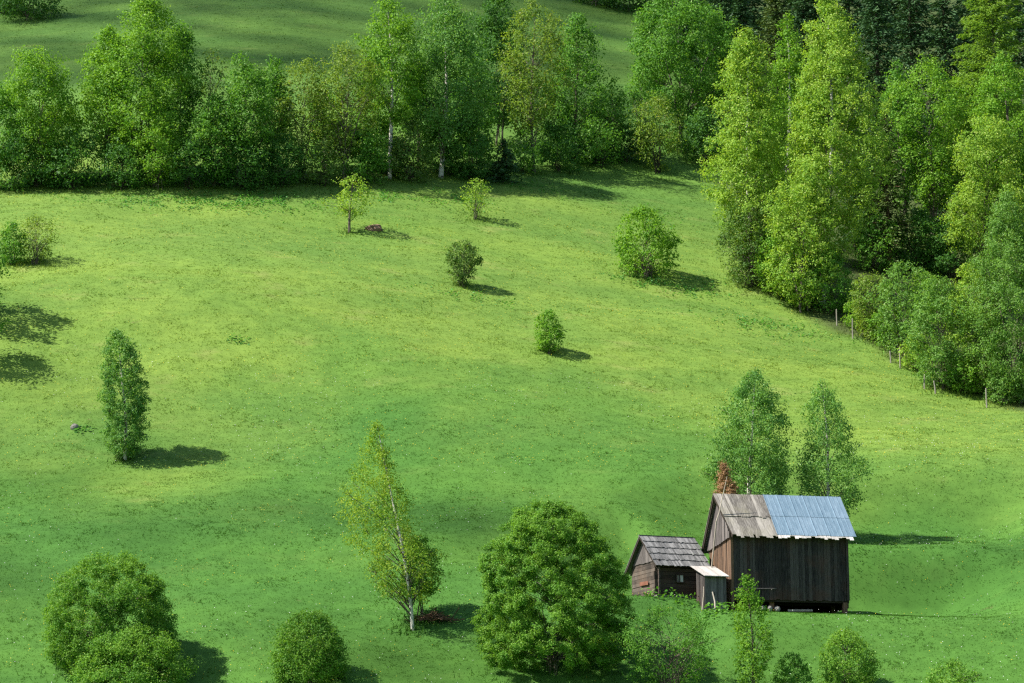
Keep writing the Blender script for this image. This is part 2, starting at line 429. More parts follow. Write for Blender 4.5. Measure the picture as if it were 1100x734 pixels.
def plant(name, px, by, ty, w, label, cat='tree', shape='tall', leaf='mid', bark='grey', c0=.12, dens=1.0, rc=None,
          lp=3.0, stems=1, topdx=0.0, group=None, droop=0.0, limbs=26, lump=.28, inner=.38, bend=0.0, trunk_r=None,
          back=0.0, aspect=.62, tilt=0.0, coff=0.0):
    """a tree or shrub standing on the ground where the photo shows its foot; height and spread from the photo"""
    SEED[0] += 1; r = np.random.default_rng(SEED[0])
    lp *= .80
    p = P(px, by)
    if back:
        p = np.array([p[0] * (p[1] + back) / p[1], p[1] + back, 0]); p[2] = float(gz(p[0], p[1]))
    s = ppm(p)
    H = top_at(px, ty, p[1])[2] - p[2]
    R = w / 2 / s
    dxm = topdx / s
    rc = rc if rc else float(np.clip(.26 * R + .12, .28, 1.25))
    L = lp / (s * .93); Wd = L * aspect
    bendv = np.array([bend / s, 0.0])
    def axis_(t):
        t = np.asarray(t, float)
        x = dxm * t ** 1.0 + bendv[0] * np.sin(np.pi * t) + .012 * H * np.sin(5 * t + SEED[0])
        yv = .012 * H * np.sin(4 * t + 2 * SEED[0])
        return np.stack([x, yv, H * t], -1)
    Hc = H * (1 - c0)
    area = 1.5 * R * Hc
    nc = int(np.clip(2.4 * area / rc ** 2, 24, 800))
    tt = []
    while len(tt) < nc:
        q = r.random(nc * 3); tt += list(q[r.random(nc * 3) < prof(shape, q) + .04])
    tt = np.array(tt[:nc]); tt[0] = .985; tt[1] = .95
    ang = r.uniform(0, 2 * np.pi, nc)
    rad = prof(shape, tt) * (1 - lump + 2 * lump * vnoise(ang * 1.3 + SEED[0] * 3.7, tt * 5 + SEED[0]))
    fr = inner + (1 - inner) * r.random(nc) ** .55
    rr = np.maximum(rad * R * 1.06 - rc * .4, .02 * R) * fr
    tz = c0 + (1 - c0) * tt
    ax = axis_(tz)
    cc = ax + np.stack([rr * np.cos(ang), rr * np.sin(ang), r.normal(0, .15 * rc, nc)], -1)
    cc[:, 0] += coff / s * np.sin(np.pi * np.clip(tt, 0, 1)) 
    cc[:, 2] = np.clip(cc[:, 2], rc * .35, H - rc * .3)
    nleaf = int(dens * (area * s * s * .87) * 3.1 / (lp * lp * aspect * .5) * 1.5)
    per = r.gamma(4.0, 1.0, nc); per = np.maximum((per / per.sum() * nleaf).astype(int), 3)
    ci = np.repeat(np.arange(nc), per)
    sub = r.normal(size=(nc, 8, 3)) * np.array([.5, .5, .42]) * rc
    g = sub[ci, r.integers(0, 8, len(ci))] + r.normal(size=(len(ci), 3)) * np.array([.26, .26, .2]) * rc * (1.7 if shape == 'dome' else 1.0)
    if droop: g[:, 2] -= np.abs(r.normal(size=len(ci))) * rc * droop * .9
    lc = cc[ci] + g
    # uphill ground must not cut the crown, and nothing hangs below the grass
    lo = gz(lc[:, 0] + p[0], lc[:, 1] + p[1]) - p[2] + .05
    keep = lc[:, 2] > lo; lc = lc[keep]; ci = ci[keep]; g = g[keep]
    outw = unit(g / rc + 1.0 * (cc[ci] - ax[ci]) / max(R, .1))
    V = leaf_quads(lc, L, Wd, r, outw, .35, droop)
    NLEAF[0] += len(lc)
    FEET.append((p[0], p[1], R * (1.0 if cat == 'shrub' else .35)))
    root = empty(name, p)
    tag(root, label, cat, group)
    if tilt: root.rotation_euler = (0, tilt, 0)
    link('crown' if cat == 'tree' else 'foliage', mesh_np('crown', V, np.arange(len(V)).reshape(-1, 4)), LEAF[leaf], root)
    # trunk and limbs
    mb = MB()
    r0 = trunk_r if trunk_r else H * .011 + .03
    if stems == 1:
        ts = np.linspace(0, .97, 12)
        pts = axis_(ts); pts[0, 2] = -.35
        mb.tube(pts, r0 * (1 - ts) ** .8 + .012, 7)
    else:
        pick = r.choice(nc, stems, replace=nc < stems)
        for i in pick:
            b0 = np.array([r.normal(0, .06 * R + .05), r.normal(0, .06 * R + .05), -.3]); e = cc[i] * np.array([.92, .92, 1])
            e[2] = max(e[2], .45 * H)
            m1 = b0 * .5 + e * .5; m1[:2] *= .72; m1[2] += .1 * H * r.random()
            q = np.array([b0, b0 * .75 + m1 * .25 + [0, 0, .04 * H], m1, m1 * .45 + e * .55 + [0, 0, .03 * H], e])
            rs = r0 * (.55 if stems < 5 else .34)
            mb.tube(q, np.array([rs, rs * .85, rs * .6, rs * .42, .012]), 5)
    mbt = mb; mb = MB() if cat == 'tree' else mb
    for i in r.choice(nc, min(limbs, nc), replace=False):
        e = cc[i] + r.normal(0, .25, 3) * rc
        t1 = np.clip(tz[i] - r.uniform(.06, .2) - .12 * (rr[i] / max(H, .1)), .06, .93)
        b = axis_(t1) if stems == 1 else axis_(t1) * np.array([.6, .6, 1])
        m1 = b * .5 + e * .5 + np.array([0, 0, .06 * np.linalg.norm(e - b)]) + r.normal(0, .05, 3) * rc
        rb = max(r0 * .33 * (1 - t1) + .01, .014)
        mb.tube([b, b * .6 + m1 * .4, m1, e], [rb, rb * .8, rb * .6, .008], 4)
        for k in range(2):
            e2 = e + unit(r.normal(size=3) + [0, 0, .4]) * rc * .9
            mb.tube([m1 * .35 + e * .65, e2], [rb * .4, .006], 3)
    mbt.build('trunk' if cat == 'tree' else 'stems', BARK[bark], root)
    if mb.v and mb is not mbt: mb.build('branches', BARK['grey' if bark == 'birch' else bark], root)
    return root

def conifer(name, px, by, ty, w, label, leaf='spruce', bark='dark', c0=.06, dens=1.0, group=None, back=0.0, lp=4.5, droop=.5, pw=.8):
    SEED[0] += 1; r = np.random.default_rng(SEED[0])
    p = P(px, by)
    if back:
        p = np.array([p[0] * (p[1] + back) / p[1], p[1] + back, 0]); p[2] = float(gz(p[0], p[1]))
    s = ppm(p); H = top_at(px, ty, p[1])[2] - p[2]; R = w / 2 / s
    L = lp / (s * .93)
    C = []; A = []; mb = MB()
    mb.tube([[0, 0, -.4], [0, 0, H * .5], [0, 0, H]], [H * .011 + .04, H * .006 + .02, .01], 7)
    z = c0 * H
    while z < H * .99:
        t = (z / H - c0) / (1 - c0)
        Lb = R * (1 - t) ** pw * (.95 + .1 * r.random()) + .15
        for k in range(int(r.integers(6, 10))):
            a = r.uniform(0, 2 * np.pi); l = Lb * r.uniform(.55, 1.12)
            d = np.array([math.cos(a), math.sin(a), 0]); sd = np.array([-d[1], d[0], 0])
            zr = z + r.normal(0, .15)
            nf = max(int(l / L * 5.5 * dens), 3)
            f = r.random(nf) ** .7
            up = .22 * (t - .25)
            pos = d * (f * l)[:, None] + np.stack([0 * f, 0 * f, zr + l * (up * f - droop * .55 * f * f + .1 * f ** 4)], -1)
            pos = pos + sd * (r.normal(0, .17, nf) * l * (1.05 - .75 * f))[:, None] + np.array([0, 0, -1.]) * (r.random(nf) ** 1.5 * .3 * L * 3)[:, None]
            C.append(pos); A.append(np.tile(d, (nf, 1)) + sd * r.normal(0, .6, (nf, 1)) + np.array([0, 0, -.45]))
            if r.random() < .4: mb.tube([[0, 0, zr], d * l * .5 + [0, 0, zr + l * (up * .5 - droop * .14)], d * l * .9 + [0, 0, zr + l * (up * .9 - droop * .44)]], [.05, .03, .01], 3)
        z += max(.035 * H * (1 - .6 * t), .35) * .62
    C = np.concatenate(C); A = unit(np.concatenate(A) + r.normal(0, .25, (len(C), 3)))
    lo = gz(C[:, 0] + p[0], C[:, 1] + p[1]) - p[2] + .05
    k = C[:, 2] > lo; C = C[k]; A = A[k]
    n = len(C); nr = unit(np.array([0, 0, .9]) + .75 * r.normal(size=(n, 3))); B = unit(np.cross(nr, A))
    A = A * (L * r.uniform(.6, 1.2, n))[:, None] / 2; B = B * (L * .32 * r.uniform(.7, 1.2, n))[:, None] / 2
    V = np.stack([C - A, C + B, C + A, C - B], 1).reshape(-1, 3)
    NLEAF[0] += n
    root = empty(name, p); tag(root, label, 'tree', group)
    link('crown', mesh_np('crown', V, np.arange(len(V)).reshape(-1, 4)), LEAF[leaf], root)
    mb.build('trunk', BARK[bark], root)
    return root

#--PLANTS--
exec_plants = True
# ---- trees and bushes standing free on the meadow
MB_ = 'bushes on the open meadow'
plant('birch_tree', 133, 495, 357, 50, 'narrow dark green birch standing alone at the left of the meadow', shape='column', leaf='birch', bark='birch', c0=.03, dens=1.35, rc=.36, lp=2.6, topdx=-9, bend=2, limbs=30, lump=.13, inner=.25, droop=.25)
plant('birch_tree', 441, 677, 452, 92, 'leaning slender birch with a bent white trunk and thin yellowish leaves', shape='leaning', leaf='gold', bark='birch', c0=.15, dens=.42, rc=.38, coff=-13, lp=2.6, topdx=-40, bend=7, limbs=50, trunk_r=.105, lump=.55, droop=.3)
plant('shrub', 452, 664, 578, 44, 'dark green shrub close behind the leaning birch trunk', 'shrub', 'round', 'mid', c0=.2, rc=.35, lp=2.7, stems=4, limbs=14, dens=.9)
plant('birch_tree', 806, 581, 398, 100, 'broad leafy birch rising behind the plank part of the barn roof', shape='tall', leaf='birch', bark='birch', c0=.05, dens=1.0, rc=.5, lp=2.7, droop=.4, limbs=40, lump=.42, group='birches behind the barn', topdx=6)
plant('birch_tree', 893, 581, 408, 78, 'slimmer birch with a white trunk rising behind the metal part of the barn roof', shape='tall', leaf='birch', bark='birch', c0=.05, dens=.6, rc=.42, lp=2.6, droop=.5, limbs=40, lump=.48, topdx=-6, group='birches behind the barn', trunk_r=.13)
plant('conical_shrub', 785, 590, 497, 44, 'rust brown dead conical shrub poking above the barn ridge', 'shrub', 'cone', 'brown', 'red', c0=.02, dens=1.25, rc=.24, lp=1.8, limbs=40, lump=.16, inner=.3, topdx=-5, droop=0)
FG = 'bushes along the bottom of the meadow'
plant('shrub', 591, 722, 543, 172, 'largest round leafy bush in front of the log hut', 'shrub', 'dome', 'hazel', c0=.02, dens=3.1, rc=.27, lp=2.45, stems=12, limbs=60, trunk_r=.07, lump=.07, inner=.22, group=FG)
plant('shrub', 116, 722, 597, 138, 'broad dome shaped bush at the lower left with a smaller one before it', 'shrub', 'dome', 'hazel', c0=.02, dens=2.2, rc=.28, lp=2.45, stems=9, limbs=60, lump=.08, inner=.55, group=FG)
plant('shrub', 142, 752, 674, 122, 'low rounded bush in front of the dome shaped bush at the lower left', 'shrub', 'dome', 'hazel', c0=.02, dens=2.1, rc=.32, lp=2.6, stems=10, limbs=40, lump=.12, inner=.5, group=FG)
plant('shrub', 331, 735, 658, 78, 'compact round bush left of the leaning birch', 'shrub', 'dome', 'hazel', c0=.02, dens=2.1, rc=.28, lp=2.7, stems=12, limbs=40, lump=.12, inner=.5, group=FG)
plant('shrub', 720, 752, 652, 112, 'loose twiggy bush with thin upright shoots below the log hut', 'shrub', 'vase', 'mid', c0=.02, dens=.42, rc=.34, lp=2.4, stems=34, limbs=60, lump=.35, group=FG)
plant('sapling', 810, 760, 617, 46, 'tall thin sapling of pale leaves in front of the barn', shape='tall', leaf='fresh', c0=.1, dens=.62, rc=.3, lp=3.2, limbs=34, lump=.5, stems=1, trunk_r=.06, topdx=-4)
plant('shrub', 852, 752, 702, 44, 'small bush between the thin sapling and a bigger bush', 'shrub', 'bush', 'mid', c0=.02, dens=.9, rc=.25, lp=2.7, stems=8, limbs=20, group=FG)
plant('shrub', 911, 745, 678, 68, 'upright leafy bush below the right end of the barn', 'shrub', 'bush', 'hazel', c0=.02, dens=1.3, rc=.28, lp=2.7, stems=14, limbs=30, lump=.25, group=FG)
plant('shrub', 1024, 760, 711, 66, 'bush top at the bottom right, right of the others', 'shrub', 'bush', 'hazel', c0=.02, dens=1, rc=.28, lp=2.7, stems=10, limbs=20, group=FG)
plant('small_tree', 375, 250, 188, 46, 'little yellow green tree with a bare forked trunk below the tree row', shape='tall', leaf='lime', c0=.25, dens=.42, rc=.34, lp=2.7, limbs=22, trunk_r=.13, lump=.6, topdx=3)
plant('shrub', 511, 236, 193, 32, 'thin pale bush with bare lower stems below the white birch trunk', 'shrub', 'vase', 'lime', c0=.2, dens=.36, rc=.3, lp=2.5, stems=12, limbs=16, group=MB_)
plant('shrub', 497, 308, 260, 38, 'drab upright bush in the middle of the upper meadow', 'shrub', 'vase', 'drab', c0=.02, dens=1.0, rc=.3, lp=2.3, stems=16, limbs=24, lump=.15, group=MB_)
plant('shrub', 694, 298, 224, 66, 'big bright bush on the upper meadow near the wood', 'shrub', 'bush', 'fresh', c0=.03, dens=1.0, rc=.42, lp=3.0, stems=18, limbs=50, lump=.25, group=MB_)
plant('shrub', 590, 380, 334, 34, 'small bright bush alone in the middle of the meadow', 'shrub', 'round', 'fresh', c0=.03, dens=1.05, rc=.28, lp=2.6, stems=8, limbs=24, lump=.22, group=MB_)
plant('shrub', 14, 284, 240, 36, 'low leafy bush at the left edge of the upper meadow', 'shrub', 'bush', 'mid', c0=.03, dens=.9, rc=.35, lp=2.6, stems=8, limbs=20, group=MB_)
plant('shrub', 38, 284, 232, 46, 'sparse twiggy shrub at the left edge of the upper meadow', 'shrub', 'vase', 'olive', c0=.03, dens=.38, rc=.35, lp=2.4, stems=26, limbs=30, group=MB_)
# two trees just outside the left edge whose shadows lie on the grass
plant('field_tree', -42, 352, 236, 92, 'leafy tree left of the frame casting the upper shadow on the grass', shape='round', leaf='mid', c0=.15, dens=.8, rc=.9, lp=4, limbs=20)
plant('field_tree', -40, 398, 300, 64, 'leafy tree left of the frame casting the lower shadow on the grass', shape='round', leaf='mid', c0=.15, dens=.8, rc=.8, lp=4, limbs=20)

# ---- the row of trees across the slope
G1 = 'trees of the row across the slope'; G2 = 'undergrowth of the tree row'
def T(px, by, ty, w, leaf, label, **k):
    k.setdefault('group', G1); k.setdefault('lp', 3.2)
    return plant(k.pop('name', 'deciduous_tree'), px, by, ty, w, label, leaf=leaf, **k)
T(-6, 203, 92, 66, 'mid', 'green tree cut by the left edge of the photo at the end of the row', shape='round', stems=4)
T(40, 201, 60, 84, 'fresh', 'yellow green bushy tree second from the left in the row', shape='high', stems=5, c0=.08, lump=.35)
T(112, 201, 30, 62, 'fresh', 'tree on the left shoulder of the tallest tree in the left half of the row', shape='tall', stems=3, back=3, lump=.35)
T(150, 200, -3, 104, 'fresh', 'tallest tree in the left half of the row, with several thin stems', shape='tall', stems=7, c0=.1, back=1.5, lump=.34)
T(188, 199, 28, 58, 'mid', 'tree on the right shoulder of the tallest tree in the left half of the row', shape='tall', stems=2, back=5, lump=.35)
T(225, 198, 54, 48, 'drab', 'thin greyish tree with sparse leaves behind the left part of the row', shape='high', dens=.35, stems=5, limbs=50, back=6)
T(262, 200, 62, 62, 'mid', 'mid green leafy tree right of the thin greyish tree', shape='tall', stems=4, lump=.35)
T(230, 202, 104, 62, 'mid', 'low bushy tree in front of the thin greyish tree', shape='round', stems=6, c0=.04)
T(168, 203, 128, 56, 'fresh', 'low bushy tree in front of the tallest left tree', shape='round', stems=6, c0=.05)
T(292, 198, 62, 44, 'mid', 'narrow pointed green tree near a third of the row from the left', shape='birch', stems=2, back=3)
T(324, 197, 64, 56, 'olive', 'loose olive tree with slanting bare stems', shape='high', dens=.5, stems=6, limbs=50, back=1)
T(369, 197, 48, 74, 'olive', 'rounded olive tree with a dark trunk and thin crown', shape='high', dens=.55, limbs=60, trunk_r=.2, c0=.12, stems=3)
T(421, 192, 0, 66, 'fresh', 'tall birch with a long bare white trunk left of the big dark birch', name='birch_tree', shape='tall', bark='birch', c0=.30, trunk_r=.22, topdx=-6, lump=.38, dens=.9)
T(474, 191, -8, 86, 'birch', 'big dark birch with a short white trunk in the middle of the row', name='birch_tree', shape='tall', bark='birch', c0=.12, trunk_r=.26, droop=.5, topdx=6, dens=1.1, lump=.3)
T(448, 190, 70, 46, 'mid', 'slim tree between the two white trunked birches', shape='tall', back=4, dens=.7)
T(535, 188, -8, 70, 'dark', 'dark tree standing farther back behind the middle of the row', shape='tall', back=14, stems=2)
T(573, 186, 6, 76, 'olive', 'yellowish tree with a straight thin trunk and airy crown', shape='high', c0=.2, dens=.6, trunk_r=.17, limbs=60, lump=.4)
T(620, 180, 17, 58, 'mid', 'thin mid green tree right of the yellowish airy tree', shape='tall', c0=.16, dens=.7, trunk_r=.16, limbs=40, back=3)
T(660, 178, 84, 36, 'mid', 'slender young tree left of the big round tree', shape='tall', dens=.45, stems=3, limbs=40, back=2)
T(730, 170, -14, 122, 'mid', 'big round dense tree at the right end of the row', shape='round', c0=.22, dens=1.15, trunk_r=.3, rc=1.1, lump=.3, stems=2, back=4)
T(690, 178, 70, 44, 'mid', 'small tree under the left side of the big round tree', shape='tall', dens=.5, stems=3, limbs=40, back=4)
T(770, 172, 20, 60, 'dark', 'dark tree between the big round tree and the lime birches', shape='round', back=9, c0=.05)
def U(px, by, ty, w, leaf, label, **k):
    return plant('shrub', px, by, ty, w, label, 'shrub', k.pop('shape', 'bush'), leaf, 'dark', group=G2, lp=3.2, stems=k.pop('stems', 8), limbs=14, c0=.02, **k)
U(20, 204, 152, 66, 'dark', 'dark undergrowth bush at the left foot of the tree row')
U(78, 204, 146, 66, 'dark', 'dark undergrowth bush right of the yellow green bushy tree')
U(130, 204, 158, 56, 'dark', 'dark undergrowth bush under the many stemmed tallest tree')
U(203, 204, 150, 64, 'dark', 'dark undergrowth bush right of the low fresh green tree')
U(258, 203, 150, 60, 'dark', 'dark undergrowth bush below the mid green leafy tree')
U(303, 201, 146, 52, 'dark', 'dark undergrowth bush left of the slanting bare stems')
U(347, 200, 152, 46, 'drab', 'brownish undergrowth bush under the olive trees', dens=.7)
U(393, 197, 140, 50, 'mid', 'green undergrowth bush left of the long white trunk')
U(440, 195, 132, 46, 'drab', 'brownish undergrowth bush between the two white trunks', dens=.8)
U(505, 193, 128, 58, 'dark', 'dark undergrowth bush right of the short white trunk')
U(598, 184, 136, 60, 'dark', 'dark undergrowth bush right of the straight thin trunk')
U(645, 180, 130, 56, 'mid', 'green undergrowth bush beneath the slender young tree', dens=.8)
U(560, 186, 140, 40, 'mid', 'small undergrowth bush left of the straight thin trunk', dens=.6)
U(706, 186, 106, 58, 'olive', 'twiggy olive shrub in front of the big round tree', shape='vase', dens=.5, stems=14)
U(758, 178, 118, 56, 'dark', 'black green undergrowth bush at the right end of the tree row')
T(62, 200, 112, 56, 'fresh', 'bushy tree between the yellow green bushy tree and the tallest left tree', shape='round', stems=5, c0=.05, back=3)
T(348, 197, 96, 50, 'mid', 'low leafy tree filling the gap left of the rounded olive tree', shape='round', stems=5, c0=.05, back=5)
T(398, 195, 84, 52, 'mid', 'leafy tree filling the gap between the olive tree and the long white trunk', shape='tall', stems=4, c0=.05, back=5)
T(506, 192, 62, 54, 'mid', 'leafy tree behind the right side of the big dark birch', shape='tall', stems=3, c0=.05, back=6)
T(596, 184, 86, 52, 'mid', 'leafy young tree between the airy yellowish tree and its right neighbour', shape='tall', stems=4, c0=.05, back=6, dens=.8)
T(646, 180, 92, 46, 'mid', 'leafy young tree just left of the slender young tree', shape='tall', stems=4, c0=.05, back=7, dens=.8)
U(478, 192, 140, 44, 'mid', 'green undergrowth bush behind the foot of the short white trunk', back=2)
U(420, 194, 148, 44, 'dark', 'dark undergrowth bush behind the foot of the long white trunk', back=2)
U(620, 182, 140, 50, 'dark', 'dark undergrowth bush under the thin mid green tree', back=2)
U(672, 180, 136, 44, 'dark', 'dark undergrowth bush under the small tree near the big round tree', back=2)
U(735, 174, 122, 60, 'mid', 'green undergrowth bush at the trunk of the big round tree', back=4)
conifer('spruce_tree', 541, 196, 148, 50, 'small dark young spruce at the foot of the tree row', 'spruce', group=G1, c0=.02)
# ---- beyond the row
plant('shrub', 30, 22, -26, 74, 'dark bush on the upper field at the top left corner', 'shrub', 'bush', 'dark', c0=.02, stems=6, lp=3.4)
plant('shrub', 8, 14, -30, 50, 'dark bush cut by the top left corner', 'shrub', 'bush', 'dark', c0=.02, stems=6, lp=3.4)
plant('shrub', 676, 12, -30, 60, 'dark bush at the top edge above the upper field', 'shrub', 'bush', 'dark', c0=.02, stems=6, lp=3.4)
plant('deciduous_tree', 640, 6, -60, 60, 'dark tree foot at the top edge above the thin green tree', shape='bush', leaf='dark', c0=.04, stems=4, lp=3.4)
plant('deciduous_tree', 745, 20, -60, 84, 'dark tree behind the top of the big round tree', shape='bush', leaf='dark', c0=.05, stems=3, lp=3.4)

# ---- the wood on the right
G3 = 'trees of the wood on the right'; G4 = 'bushes along the edge of the wood'
def Wd_(px, by, ty, w, leaf, label, **k):
    k.setdefault('group', G3); k.setdefault('lp', 3.1)
    return plant(k.pop('name', 'deciduous_tree'), px, by, ty, w, label, leaf=leaf, **k)
Wd_(812, 302, 34, 92, 'lime', 'bright lime birch at the left corner of the wood', name='birch_tree', shape='tall', bark='birch', c0=.05, rc=.75, lump=.4, inner=.12, dens=1.1, topdx=-8, trunk_r=.22)
Wd_(850, 290, 20, 56, 'fresh', 'green birch between the two lime birches at the corner of the wood', name='birch_tree', shape='tall', bark='birch', c0=.1, rc=.75, lump=.35, topdx=0, back=3)
Wd_(887, 328, -6, 108, 'lime', 'tallest bright lime birch with white trunk showing at its foot', name='birch_tree', shape='tall', bark='birch', c0=.08, rc=.78, lump=.42, inner=.12, dens=1.15, topdx=14, trunk_r=.27)
Wd_(862, 335, 190, 80, 'lime', 'lower lime green tree in front of the tallest lime birch', shape='round', rc=.65, lump=.35, stems=4, c0=.03)
plant('shrub', 806, 308, 214, 66, 'greyish bush with bare twigs at the left corner of the wood', 'shrub', 'bush', 'drab', c0=.02, dens=.7, rc=.55, lp=2.8, stems=20, limbs=40, group=G4, lump=.3)
plant('shrub', 836, 318, 240, 54, 'fresh green bush at the foot of the lime birches', 'shrub', 'bush', 'fresh', c0=.02, dens=.9, rc=.5, lp=3, stems=8, group=G4)
plant('shrub', 890, 336, 270, 60, 'dim green bush around the foot of the tallest lime birch', 'shrub', 'bush', 'mid', c0=.02, dens=.8, rc=.5, lp=3, stems=8, group=G4)
plant('shrub', 936, 362, 296, 52, 'olive twiggy bush behind the first two fence posts', 'shrub', 'vase', 'olive', c0=.02, dens=.6, rc=.42, lp=2.7, stems=18, limbs=40, group=G4)
plant('shrub', 972, 382, 280, 66, 'tall loose bush behind the middle fence posts', 'shrub', 'bush', 'willow', c0=.02, dens=.75, rc=.5, lp=2.9, stems=14, limbs=40, group=G4, lump=.35)
plant('shrub', 1014, 418, 300, 74, 'blue green rounded bush right of the middle fence posts', 'shrub', 'bush', 'willow', c0=.02, dens=1.05, rc=.5, lp=2.9, stems=10, limbs=40, group=G4, lump=.3)
plant('shrub', 1048, 426, 285, 56, 'yellow green bush left of the silvery willow', 'shrub', 'bush', 'lime', c0=.02, dens=.85, rc=.5, lp=2.9, stems=8, limbs=30, group=G4, lump=.35, back=1)
plant('shrub', 955, 372, 330, 40, 'low yellow green bush at the fence under the loose bush', 'shrub', 'bush', 'fresh', c0=.02, dens=.8, rc=.35, lp=2.7, stems=8, group=G4)
Wd_(1092, 434, 205, 84, 'willow', 'silvery green willow cut by the right edge', name='willow_tree', shape='tall', c0=.02, rc=.6, lp=2.5, lump=.3, stems=5, droop=.4, dens=1.1)
Wd_(1066, 318, 128, 92, 'lime', 'bright yellow green leafy tree above the silvery willow', shape='round', c0=.2, rc=.9, lump=.4, stems=4, limbs=40)
Wd_(1088, 330, 60, 84, 'fresh', 'green tree cut by the right edge behind the bright leafy tree', shape='tall', rc=.9, lump=.35, back=8, c0=.1)
conifer('larch_tree', 1078, 300, -60, 128, 'olive yellow larch at the top right corner', 'larch', 'grey', group=G3, back=10, c0=.12, lp=4, droop=.25, pw=.5, dens=1.7)
Wd_(1003, 285, 68, 86, 'fresh', 'green tree with dim branches in the shade of the wood', shape='high', c0=.2, rc=.85, lump=.45, limbs=50, back=5, dens=.8, stems=2)
Wd_(972, 280, 66, 46, 'mid', 'narrow green tree left of the shaded green tree', shape='tall', c0=.2, rc=.7, lump=.45, back=6, dens=.65)
Wd_(1040, 285, 80, 50, 'fresh', 'light green tree right of the shaded green tree', shape='tall', c0=.2, rc=.8, lump=.4, back=9, dens=.8)
conifer('spruce_tree', 956, 292, 120, 74, 'olive spruce with a bare lower trunk beside the tallest lime birch', 'sprolive', 'red', group=G3, c0=.18, dens=.8)
conifer('spruce_tree', 925, 284, 150, 60, 'shaded spruce close right of the tallest lime birch', 'spruce', 'red', group=G3, c0=.1, back=4)
for px, by, ty, w, bk, lf, lb in (
    (838, 200, -40, 96, 10, 'sprolive', 'greyish spruce behind the lime birches'),
    (800, 190, -30, 70, 16, 'spruce', 'dark spruce left behind the first lime birch'),
    (868, 190, -60, 96, 18, 'spruce', 'dark spruce between the tops of the lime birches'),
    (948, 230, -50, 108, 12, 'spruce', 'black green spruce right of the tallest lime birch top'),
    (985, 225, -70, 104, 18, 'spruce', 'tall black green spruce in the middle of the wood'),
    (1022, 225, -40, 96, 14, 'spruce', 'dark spruce left of the olive yellow larch'),
    (918, 215, -90, 96, 26, 'spruce', 'dark spruce far behind the tallest lime birch'),
    (1056, 235, -80, 100, 22, 'spruce', 'dark spruce behind the olive yellow larch'),
    (1005, 262, 110, 66, 6, 'spruce', 'low dark spruce in the gap of the wood'),
    (1102, 270, -40, 100, 16, 'spruce', 'dark spruce cut by the right edge behind the larch'),
    (778, 160, -60, 84, 28, 'spruce', 'dark spruce at the top edge right of the big round tree'),
    (742, 120, -70, 80, 26, 'spruce', 'dark spruce at the top edge behind the big round tree'),
    (802, 110, -90, 90, 34, 'spruce', 'dark spruce at the top edge far behind the lime birches'),
    (868, 100, -100, 110, 44, 'spruce', 'far spruce at the top edge between the lime birch tops'),
    (1062, 110, -110, 120, 44, 'spruce', 'far spruce at the top edge behind the larch'),
    (965, 110, -110, 120, 40, 'spruce', 'farthest dark spruce at the top edge above the wood')):
    conifer('spruce_tree', px, by, ty, w, lb, lf, group=G3, back=bk, lp=5)
plant('shrub', 985, 292, 225, 60, 'dark undergrowth bush in the gap of the wood', 'shrub', 'bush', 'dark', c0=.02, dens=.9, rc=.5, lp=3.2, stems=8, group=G4)
plant('shrub', 1022, 300, 240, 56, 'dark undergrowth bush left of the bright leafy tree', 'shrub', 'bush', 'dark', c0=.02, dens=.9, rc=.5, lp=3.2, stems=8, group=G4)

for px, by, ty, w, lf, lb in (
    (924, 358, 322, 34, 'fresh', 'low green bush between the two uppermost fence posts'),
    (942, 370, 334, 34, 'olive', 'low olive bush below the olive twiggy bush'),
    (984, 402, 360, 36, 'lime', 'low yellow green bush between the straight post and the thick post'),
    (1036, 428, 384, 40, 'fresh', 'low green bush under the yellow green bush by the willow'),
    (1078, 438, 396, 40, 'willow', 'low silvery bush right of the lowest fence post'),
    (992, 360, 292, 48, 'fresh', 'green bush behind the tall loose bush and the blue green bush')):
    plant('shrub', px, by, ty, w, lb, 'shrub', 'bush', lf, c0=.02, dens=.9, rc=.34, lp=2.8, stems=8, group=G4, lump=.45, back=1.2)
plant('shrub', 942, 296, 232, 56, 'dim green undergrowth bush beside the bare spruce trunk', 'shrub', 'bush', 'mid', c0=.02, dens=.8, rc=.5, lp=3, stems=8, group=G4, back=1)
plant('shrub', 1004, 288, 238, 58, 'dim green undergrowth bush in the middle of the gap of the wood', 'shrub', 'bush', 'mid', c0=.02, dens=.8, rc=.5, lp=3, stems=8, group=G4, back=2)

# weeds round the foot of the barn (stuff)
def weeds():
    r = np.random.default_rng(5); out = []
    for px, py, wpx, n in ((800, 654, 22, 260), (828, 655, 22, 240), (850, 655, 16, 90), (776, 657, 10, 60), (735, 646, 24, 70), (700, 642, 18, 40), (762, 660, 10, 40)):
        p = P(px, py); s = ppm(p)
        c = np.stack([p[0] + r.normal(0, wpx / 2 / s, n), p[1] + r.normal(0, .5, n), 0 * np.arange(n)], -1)
        c[:, 2] = gz(c[:, 0], c[:, 1]) + r.random(n) ** 1.3 * .65
        out.append(leaf_quads(c, .26, .17, r, np.tile([0, -.4, .3], (n, 1)), .6))
    return np.concatenate(out)
V = weeds()
tag(link('weeds', mesh_np('weeds', V, np.arange(len(V)).reshape(-1, 4)), LEAF['weed']), 'bright broad leaved weeds along the foot of the barn and hut', 'weeds', kind='stuff')

